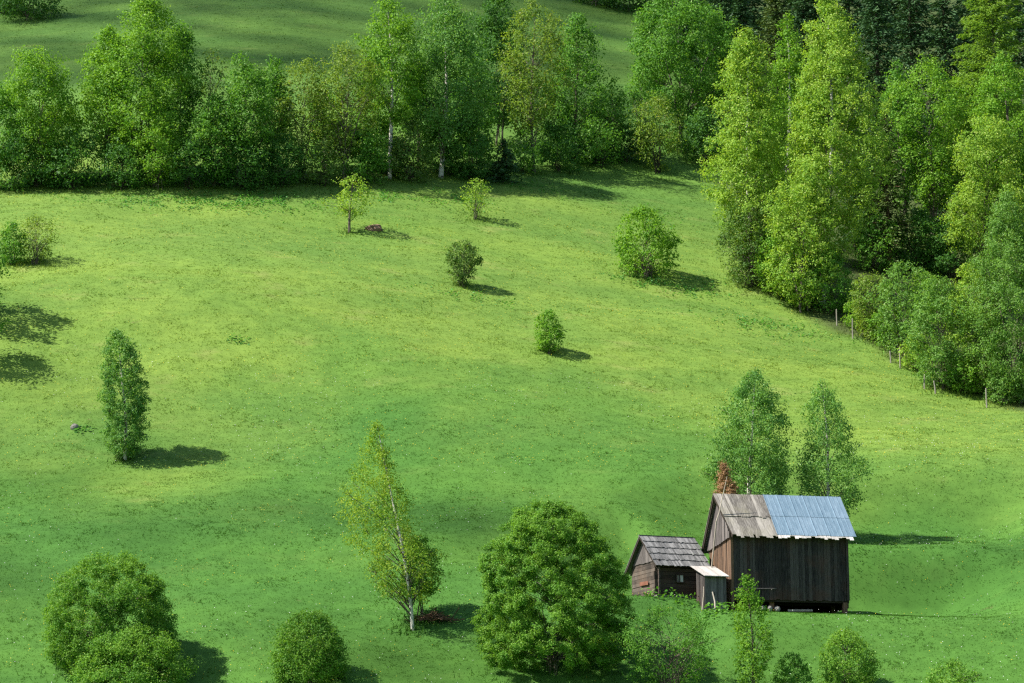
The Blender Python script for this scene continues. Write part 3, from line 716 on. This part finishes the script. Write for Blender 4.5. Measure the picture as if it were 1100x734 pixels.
def tall_grass():
    r = np.random.default_rng(15); out = []
    for x, y, R in FEET:
        n = int(60 + 110 * R); a = r.uniform(0, 2 * np.pi, n); q = np.abs(R * .75 + r.normal(0, .25 * R + .25, n))
        X = x + q * np.cos(a); Y = y + q * np.sin(a); k = ~keep_off(X, Y); X, Y = X[k], Y[k]; n = len(X)
        h = r.uniform(.15, .42, n); b = np.stack([X, Y, gz(X, Y) - .03], -1); t = r.uniform(0, 2 * np.pi, n)
        sd = np.stack([np.cos(t), np.sin(t), 0 * t], -1) * .04
        out.append(np.stack([b - sd, b + sd, b + np.stack([r.normal(0, .35, n), r.normal(0, .35, n), np.ones(n)], -1) * h[:, None]], 1).reshape(-1, 3))
    V = np.concatenate(out)
    tag(link('tall_grass', mesh_np('tall_grass', V, np.arange(len(V)).reshape(-1, 3)), GRASS), 'longer uncut grass round the feet of bushes and trees', 'grass', kind='stuff')
tall_grass()
def herbs():
    r = np.random.default_rng(25); out = []
    for px, py, wx, dy, n in ((235, 216, 70, 1.5, 1500), (300, 214, 40, 1.5, 700), (420, 212, 30, 1.2, 400), (490, 214, 34, 2.0, 700), (560, 200, 60, 2, 700),
                              (694, 303, 36, 1.2, 600), (745, 310, 40, 1.6, 700), (500, 318, 50, 1.0, 300), (700, 235, 40, 2, 300), (150, 218, 60, 1.2, 500), (820, 350, 60, 1.6, 700),
                              (255, 366, 12, .3, 60), (92, 463, 12, .4, 70)):
        p = P(px, py); s_ = ppm(p); n2 = n
        X = p[0] + r.normal(0, wx / 1.6 / s_, n2); Y = p[1] + r.normal(0, dy, n2); k = fbm(X * .9, Y * .9, 3) > .44; X, Y = X[k], Y[k]
        c = np.stack([X, Y, gz(X, Y) + r.random(len(X)) * .22 + .04], -1)
        out.append(leaf_quads(c, .24, .16, r, np.tile([0, -.2, .5], (len(c), 1)), .9))
    V = np.concatenate(out)
    tag(link('herbs', mesh_np('herbs', V, np.arange(len(V)).reshape(-1, 4)), LEAF['herb']), 'patches of low broad leaved herbs in the meadow', 'herbs', kind='stuff')
herbs()

# ------------------------------------------------------------------ small things
def lump_mesh(name, mat, p, rx, ry, rz, seed, parent=None, rough=.25):
    import bmesh
    bm = bmesh.new(); bmesh.ops.create_icosphere(bm, subdivisions=3, radius=1.0)
    for v in bm.verts:
        c = v.co; k = 1 + rough * (float(fbm(c.x * 1.6 + seed, c.y * 1.6 + c.z * 2.1 + seed, 3)) - .5) * 2
        v.co = Vector((c.x * rx * k, c.y * ry * k, c.z * rz * k))
    me = bpy.data.meshes.new(name); bm.to_mesh(me); bm.free()
    return link(name, me, mat, parent, p)
p = P(402, 247); tag(lump_mesh('earth_mound', EARTH, p, .85, .6, .5, 3, rough=.4), 'reddish brown heap of earth right of the little yellow green tree', 'earth heap')
p = P(80, 461); tag(lump_mesh('stone', STONE, p + [0, 0, .1], .32, .28, .3, 8), 'grey boulder in the grass left of the lone narrow birch', 'stone')
def brush():
    p = P(466, 668); r = np.random.default_rng(3); mb = MB()
    for i in range(130):
        a = r.uniform(0, np.pi); c = np.array([r.normal(0, .55), r.normal(0, .35), 0]); c[2] = .08 + .5 * math.exp(-(c[0]**2 + c[1]**2) / .4) * r.random()
        d = np.array([math.cos(a), math.sin(a) * .8, r.normal(0, .35)]) * r.uniform(.25, .7)
        mb.tube([c - d, c + r.normal(0, .05, 3), c + d], [.028, .022, .008], 4)
    tag(mb.build('brush_pile', BARK['red'], None, p), 'pile of brown cut twigs beside the foot of the leaning birch', 'brush pile')
brush()
# fence posts along the wood
for (px, by, ty, ln, lb) in ((901, 345, 332, 0, 'bleached fence post farthest up the slope at the corner of the wood'),
        (918, 359, 342, .03, 'bleached fence post before the olive twiggy bush'),
        (959, 385, 377, -.05, 'short fence post half hidden left of the straight pale post'),
        (969, 391, 373, .02, 'straight pale fence post under the loose bush'),
        (995, 413, 402, .06, 'thick fence post left of the blue green rounded bush'),
        (1007, 418, 409, -.1, 'leaning short fence post below the blue green rounded bush'),
        (1062, 433, 417, 0, 'slim pale fence post lowest on the slope, before the silvery willow')):
    p = P(px - 2, by + 5); s = ppm(p); h = (by - ty + 5) / s * 1.02; mb = MB()
    mb.tube([[0, 0, -.4], [.3 * ln, .01, h * .5], [ln, 0, h - .06], [ln, 0, h]], [.065, .06, .055, .02], 7)
    tag(mb.build('fence_post', W['post'], None, p), lb, 'fence post', 'fence posts along the wood')

# ------------------------------------------------------------------ the barn
def barn():
    Lb, Wb = 7.8, 5.0
    root = empty('wooden_barn', (A0[0], A0[1], A0[2]), TH)
    tag(root, 'black plank barn on posts, roof half grey planks and half blue metal sheet', 'barn')
    r = np.random.default_rng(21)
    zb, zt = .78, 5.12
    ry, rz = 2.5, 7.75                       # ridge
    kf, kr = 1.02, 1.12
    # front wall of upright boards
    mb = MB(); x = 0.14
    while x < Lb - .14:
        w = min(r.uniform(.15, .24), Lb - .14 - x)
        if w < .05: break
        mb.slab((x + .006, r.uniform(-.035, 0), zb - r.uniform(0, .09)), (w - .012, 0, 0), (0, .04, 0), (r.normal(0, .006), 0, zt - zb + .05))
        x += w
    mb.build('front_wall', W['barn'], root)
    mb = MB(); mb.box(.05, Lb - .05, .06, .12, zb, zt)          # inner lining closes the gaps
    mb.build('wall_lining', W['beam'], root)
    mb = MB(); y = .14
    while y < Wb - .1:
        w = min(r.uniform(.16, .26), Wb - .1 - y)
        if w < .05: break
        mb.slab((r.uniform(-.03, 0), y + .005, -.2), (.04, 0, 0), (0, w - .01, 0), (0, 0, 4.62 - .04 * y + .25))
        y += w
    mb.build('gable_wall', W['gable'], root)
    mb = MB(); mb.box(Lb - .06, Lb, .14, Wb, .3, 5.0); mb.prism([(Lb - .05, .1, 5.0), (Lb - .05, Wb, 4.8), (Lb - .05, ry, rz - .2)], (.045, 0, 0)); mb.build('end_wall', W['barn'], root)
    mb = MB(); mb.box(.05, Lb - .07, Wb - .06, Wb, -.2, 4.7); mb.build('rear_wall', W['barn'], root)
    # upper gable boards
    mb = MB(); y = -.12
    while y < Wb + .1:
        w = r.uniform(.17, .25)
        z0 = 4.66 - .06 * y - r.uniform(0, .08); ym = y + w / 2
        top = rz - .16 - (kf * (ry - ym) if ym < ry else kr * (ym - ry))
        if top > z0 + .06: mb.slab((-.13 - r.uniform(0, .02), y + .006, z0), (.04, 0, 0), (0, w - .012, 0), (0, 0, top - z0))
        y += w
    mb.build('gable_boards', W['gablegrey'], root)
    # corner posts, supports
    for (x0, y0, zz0, zz1, s) in ((-.03, -.05, -.4, zt, .17), (Lb - .15, -.05, zb, zt, .17)):
        mb = MB(); mb.box(x0, x0 + s, y0, y0 + s, zz0, zz1); mb.build('corner_post', W['gable'] if x0 < 1 else W['barn'], root)
    gB = zB - A0[2]
    for (x0, y0) in ((Lb - .42, -.04), (Lb - .45, 2.2), (2.6, .3)):
        mb = MB(); mb.box(x0, x0 + .28, y0, y0 + .28, gB - .4, zb - .13); mb.build('support_post', W['gable'], root)
    mb = MB(); mb.box(-.02, Lb + .02, .09, .36, zb - .16, zb + .02); mb.box(-.02, Lb + .02, 2.2, 2.4, zb - .17, zb - .03); mb.build('floor_beam', W['beam'], root)
    mb = MB(); mb.box(0, Lb, .38, Wb, zb, zb + .07); mb.build('floor', W['beam'], root)
    # roof
    def rp(x, t, h=0.0):                    # point on the front slope, t = 0 ridge .. 1 eave edge
        run = 3.0 * t
        return np.array([x, ry - run - h * .72, rz - kf * run + h * .70])
    def strip(mb, x0, x1, t0, t1, th, h0, sh0, sh1, h1=None):
        h1 = h0 if h1 is None else h1
        a = rp(x0 + sh0, t0, h0); b = rp(x0 + sh1, t1, h1)
        mb.slab(a, (x1 - x0, 0, 0), b - a, (0, -th * .72, th * .7))
    mb = MB(); x = -.42
    while x < 8.1:
        w = r.uniform(.2, .3); shear = .42 * (1 - np.clip(x / 3, 0, 1))
        if x < 3.0:
            sm = .52 + r.normal(0, .012)
            strip(mb, x, x + w - .022, 0, sm + .03, .03, .045 + r.uniform(0, .02), 0, shear * sm, .06)
            strip(mb, x, x + w - .022, sm - .05, .99 + r.uniform(-.025, .07), .03, .004 + r.uniform(0, .02), shear * sm, shear, .01)
        else:
            strip(mb, x, x + w - .012, .0, .9, .03, .0, 0, 0)
        x += w
    mb.build('roof_planks', W['roof'], root)
    mb = MB(); x = 2.98                      # bleached ends sticking out under the metal
    while x < 7.96:
        w = r.uniform(.16, .34); strip(mb, x, x + w - .015, .86, 1.0 + r.uniform(-.02, .055), .03, .035, 0, 0); x += w
    mb.build('eave_boards', W['eave'], root)
    mb = MB(); x = 2.95; i = 0
    while x < 8.2:
        w = .88 if x + .88 < 8.25 else 8.28 - x
        if w < .1: break
        for (t0, t1, h) in ((-.005, .52, .085), (.49, .968, .07)):
            h = h + .006 * (i % 2)
            strip(mb, x, x + w + .02, t0, t1 + r.normal(0, .004), .006, h, 0, 0)
            for q in np.arange(.0, w - .02, .29):
                strip(mb, x + q, x + q + .045, t0, t1, (.03 if q == 0 else .012), h + .0075, 0, 0)
        x += w; i += 1
    mb.build('metal_sheeting', METAL, root)
    mb = MB(); x = -.42                      # rear slope
    while x < 7.98:
        w = r.uniform(.22, .34); a = np.array([x, ry, rz - .02]); e = 3.1 + r.uniform(-.1, .1)
        mb.slab(a, (w - .01, 0, 0), (0, e, -kr * e), (0, .02, .03)); x += w
    mb.build('rear_roof', W['roof'], root)
    mb = MB()                                # rafters and barge boards at the open verge
    mb.slab((-.38, ry, rz - .04), (.05, 0, 0), (0, 3.05, -kr * 3.05), (0, -.1, -.16))
    mb.slab((-.36, ry, rz - .05), (.05, 0, 0), (.36, -2.9, -kf * 2.9), (0, .1, -.15))
    mb.build('barge_board', W['beam'], root)
    mb = MB(); mb.tube([(.15, -.16, 1.42), (1.5, -.19, 1.40), (2.9, -.16, 1.43)], [.03, .032, .025], 6)
    for xx in (.4, 2.6): mb.box(xx, xx + .05, -.15, -.04, 1.36, 1.41)
    mb.build('rail', W['privy'], root)
    # loose things under the floor
    for (lx, ly, sx, sd, lb) in ((2.05, .1, .2, 1, 'first pale stone under the barn sill, next to the weeds'), (2.5, .05, .17, 2, 'flat pale stone in the middle of those under the barn sill'),
                         (3.0, .1, .21, 4, 'round stone under the sill beside the dark gap below the barn')):
        q = A0[:2] + UU * lx + VV * ly
        tag(lump_mesh('stone', STONE, (q[0], q[1], float(gz(q[0], q[1])) + .18), sx, .2, .2, sd), lb, 'stone', 'stones under the barn')
    q0 = A0[:2] + UU * 3.9 + VV * .7; q1 = A0[:2] + UU * 5.5 + VV * .55; mb = MB()
    mb.tube([(0, 0, .1), (q1[0] - q0[0], q1[1] - q0[1], float(gz(*q1) - gz(*q0)) + .16)], [.09, .08], 8)
    tag(mb.build('log', W['pale'], None, (q0[0], q0[1], float(gz(*q0)))), 'pale log lying in the dark gap under the barn', 'log')
barn()

def hut():
    p = H0; th = TH2
    root = empty('log_hut', p, th); tag(root, 'small dark log hut with grey shake roof beside the barn', 'hut')
    r = np.random.default_rng(4)
    L, Wb, zt, rz, ry = 3.4, 4.3, 2.42, 4.18, 2.15
    mb = MB(); mb.box(.0, L, .03, Wb, -.6, .16); mb.box(-.04, .2, 0, .3, -.6, .2); mb.build('foundation', STONE, root)
    n = 9; h = (zt - .16) / n
    mbf = MB(); mbs = MB(); mbr = MB()
    for i in range(n):
        z = .16 + h * (i + .5); k = 8
        def log(mb, a, b, rr):
            a = np.array(a, float); b = np.array(b, float); hh = rr * 1.8 * r.uniform(.9, 1.02); q = .055
            side = np.array([0, 2 * q, 0]) if abs(b[0] - a[0]) > abs(b[1] - a[1]) else np.array([2 * q, 0, 0])
            mb.slab(a - side / 2 - [0, 0, hh / 2] + side / 2 * r.normal(0, .12), b - a, side, (0, 0, hh))
        log(mbf, (-.16 - r.uniform(0, .1), .06, z), (L, .06, z + r.normal(0, .01)), h * .54)
        log(mbs, (.05, -.12 - r.uniform(0, .08), z + .03), (.05, Wb, z + .03 + r.normal(0, .01)), h * .54)
        log(mbr, (L - .05, .1, z + .03), (L - .05, Wb, z + .03), h * .54)
        log(mbr, (.1, Wb, z), (L - .1, Wb, z), h * .54)
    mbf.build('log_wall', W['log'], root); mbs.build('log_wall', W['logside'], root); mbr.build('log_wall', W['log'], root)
    ks = (rz - zt + .05) / 2.15
    mb = MB(); y = -.05
    while y < Wb:
        w = r.uniform(.16, .24); ym = y + w / 2; top = rz - .08 - ks * abs(ym - ry)
        if top > zt + .1: mb.slab((-.06, y + .005, zt - r.uniform(.0, .06)), (.035, 0, 0), (0, w - .01, 0), (0, 0, top - zt))
        y += w
    mb.build('gable_boards', W['gablegrey'], root)
    mb = MB(); run = 2.7                       # shakes in courses
    for c in range(5):
        t0 = c * .2 - (.04 if c else 0); t1 = (c + 1) * .2 + .012; x = -.36
        while x < L + .1:
            w = r.uniform(.09, .17); h0 = .05 * (1 - 0) * .2; h1 = .075 + r.uniform(0, .03)
            e = t1 + r.normal(0, .008)
            a = np.array([x, ry - run * t0, rz - ks * run * t0 + .01]); b = np.array([x + r.normal(0, .01), ry - run * e, rz - ks * run * e + h1])
            mb.slab(a, (w - .008, 0, 0), b - a, (0, -.01, .02)); x += w
    mb.build('roof', W['shake'], root)
    mb = MB(); x = -.36
    while x < L + .1:
        w = r.uniform(.2, .3); e = 2.7 + r.uniform(-.08, .08)
        mb.slab((x, ry, rz - .01), (w - .01, 0, 0), (0, e, -ks * e), (0, .02, .03)); x += w
    mb.slab((-.37, ry - .06, rz + .02), (L + .44, 0, 0), (0, .2, .0), (0, 0, .05))
    mb.build('rear_roof', W['shake'], root)
    mb = MB(); mb.slab((-.34, ry, rz - .03), (.05, 0, 0), (0, 2.6, -ks * 2.6), (0, -.02, -.16)); mb.slab((-.34, ry, rz - .032), (.05, 0, 0), (0, -2.6, -ks * 2.6), (0, .02, -.11))
    mb.build('barge_board', W['beam'], root)
    wf = MB()
    x0, z0 = 1.22, .98
    for a in ((x0, x0 + .05, z0, z0 + .5), (x0 + .24, x0 + .29, z0, z0 + .5), (x0 + .5, x0 + .55, z0, z0 + .5), (x0 + .05, x0 + .5, z0 - .03, z0 + .03), (x0 + .05, x0 + .5, z0 + .47, z0 + .53)):
        wf.box(a[0], a[1], -.13, -.06, a[2], a[3])
    win = wf.build('window', W['log'], root)
    mb = MB(); mb.box(x0 + .05, x0 + .24, -.095, -.085, z0 + .03, z0 + .47); mb.build('pane', STONE, win)
    mb = MB(); mb.box(x0 + .29, x0 + .5, -.105, -.095, z0 + .03, z0 + .47); mb.build('pane', PAINT, win)
    mb = MB(); mb.slab((-.12, 1.35, .92), (.03, 0, 0), (0, 1.35, .05), (0, 0, .24)); mb.build('patch_board', W['red'], root)
hut()

def privy():
    p = P(757.5, 656.5); th = R_(16.0); root = empty('outhouse', p, th)
    tag(root, 'narrow grey plank outhouse with pale lean-to roof before the barn gable', 'outhouse')
    r = np.random.default_rng(9); w, d, h = 1.45, 1.25, 2.25
    mb = MB(); x = 0
    while x < w - .02:
        q = min(r.uniform(.13, .22), w - x); mb.slab((x + .004, r.uniform(-.02, 0), -.2), (q - .008, 0, 0), (0, .03, 0), (0, 0, h + .15)); x += q
    mb.build('front_wall', W['privy'], root)
    mb = MB(); y = .04
    while y < d:
        q = r.uniform(.14, .24); mb.slab((r.uniform(-.02, 0), y + .004, -.2), (.03, 0, 0), (0, q - .008, 0), (0, 0, h + .15 + .45 * y)); y += q
    mb.build('side_wall', W['barn'], root)
    mb = MB(); mb.box(w - .03, w, .04, d, -.1, h); mb.box(.03, w - .03, d, d + .03, -.1, h + .5); mb.build('rear_wall', W['privy'], root)
    mb = MB(); x = -.12
    while x < w + .06:
        q = r.uniform(.2, .32); mb.slab((x, -.3 - r.uniform(0, .03), h - .08), (q - .01, 0, 0), (-.25, 1.85, .80), (0, 0, .045)); x += q
    mb.build('roof', W['board_pale'], root)
    mb = MB(); mb.box(.62, .66, -.045, -.02, 1.0, 1.2); mb.build('handle', W['beam'], root)
privy()
def pole(name, pts, rad, label, cat='pole', mat='pale'):
    pts = np.array(pts); b = pts[0].copy(); mb = MB(); mb.tube(pts - b, rad, 7)
    tag(mb.build(name, W[mat], None, b), label, cat)
def pole_from(px0, py0, pxm, pym, px1, py1, y0, dy):
    return [top_at(px0, py0, y0), top_at(pxm, pym, y0 + dy * .55), top_at(px1, py1, y0 + dy)]
yo = P(757.5, 656.5)[1]
gq = A0[:2] + UU * -.75 + VV * 1.6
b0 = np.array([gq[0] - .35, gq[1], float(gz(gq[0] - .35, gq[1])) - .05])
mid_ = A0[:2] + UU * -.55 + VV * 1.15
tp = A0[:2] + UU * -.35 + VV * 1.75
pole('leaning_pole', [b0, top_at(769.5, 560, mid_[1] - .35), top_at(772.5, 551, mid_[1] - .30), top_at(781, 512, tp[1] - .6)], [.05, .045, .04, .015], 'long thin bent pole leaning against the barn gable and roof edge', 'pole', 'gablepole')
pole('stick', [P(768, 656.5) + [0, -.35, -.03], P(768, 656.5) + [-.02, -.2, .6], P(768, 656.5) + [-.14, -.05, 1.2]], [.055, .05, .04], 'short curved pale stick propped against the outhouse front', 'stick')
pole('stick', [P(754, 655) + [0, -.2, -.03], P(754, 655) + [.1, -.15, .8], P(754, 655) + [.16, 0, 1.7]], [.04, .035, .025], 'thin pale stick propped at the left corner of the outhouse', 'stick')

# ------------------------------------------------------------------ light
SUNAZ = np.array([-.975, -.22]); SUNAZ /= np.linalg.norm(SUNAZ)
EL = R_(49)
SD = np.array([SUNAZ[0] * math.cos(EL), SUNAZ[1] * math.cos(EL), math.sin(EL)])
ld = bpy.data.lights.new('sun', 'SUN'); ld.energy = 4.6; ld.angle = R_(.53); ld.color = (1, .955, .87)
lo_ = bpy.data.objects.new('sun', ld); COL.objects.link(lo_)
lo_.rotation_euler = Vector(SD).to_track_quat('Z', 'Y').to_euler(); lo_.location = (0, 0, 300)
w = bpy.data.worlds.new('World'); sc.world = w; w.use_nodes = True
nt = w.node_tree; bg = nt.nodes['Background']
sky = nt.nodes.new('ShaderNodeTexSky'); sky.sky_type = 'NISHITA'; sky.sun_disc = False
sky.sun_elevation = EL; sky.sun_rotation = math.atan2(SD[0], SD[1])
nt.links.new(sky.outputs[0], bg.inputs['Color']); bg.inputs['Strength'].default_value = .08

# unseen opaque puffs added toward the sun to shade upper field and slope foot
def shade_puffs():
    import bmesh
    r = np.random.default_rng(77)
    bm = bmesh.new(); bmesh.ops.create_icosphere(bm, subdivisions=1, radius=1.0)
    bv = np.array([v.co[:] for v in bm.verts]); bf = np.array([[q.index for q in f.verts] for f in bm.faces]); bm.free()
    n = 15000
    y = r.uniform(120, 420, n); x = r.uniform(-150, 130, n)
    edge = fbm(x / 40 + 3, y / 40 + 1, 3)
    up = sstep(268, 292, y + 22 * (edge - .5)) * (1 - .9 * sstep(6, 22, x - (y - 250) * .1))
    low = .10 * (1 - sstep(158, 182, y + 30 * (edge - .5) + .10 * x)) * (1 - sstep(-2, 26, x) * .55)
    k = r.random(n) < np.clip(.50 * up + low, 0, 1); x, y = x[k], y[k]
    T_ = np.stack([x, y, gz(x, y)], -1); c = T_ + SD * (1000 + r.normal(0, 40, len(x)))[:, None]
    s = r.uniform(1.2, 2.6, len(x))
    V = (c[:, None] + bv[None] * s[:, None, None] * r.uniform(.85, 1.15, (len(x), len(bv), 1))).reshape(-1, 3)
    Fc = (bf[None] + (np.arange(len(x)) * len(bv))[:, None, None]).reshape(-1, 3)
    tag(link('shade_puffs', mesh_np('shade_puffs', V, Fc), SHADE_PUFF), kind='structure')
shade_puffs()

# ------------------------------------------------------------------ camera and output
cd = bpy.data.cameras.new('camera'); cam = bpy.data.objects.new('camera', cd); COL.objects.link(cam)
cd.sensor_width = 36; cd.lens = 36 * F / 1100; cd.clip_start = .5; cd.clip_end = 4000
cam.location = (0, 0, 0); cam.rotation_euler = (math.pi / 2 + PITCH, 0, 0)
sc.camera = cam
sc.view_settings.view_transform = 'Standard'; sc.view_settings.look = 'None'
sc.view_settings.exposure = 1.2; sc.view_settings.gamma = 1; sc.view_settings.use_curve_mapping = False
sc.cycles.max_bounces = 6; sc.cycles.diffuse_bounces = 3; sc.cycles.transmission_bounces = 3; sc.cycles.glossy_bounces = 2
sc.cycles.use_denoising = False
sc.cycles.filter_width = 1.3
print('leaves', NLEAF[0])
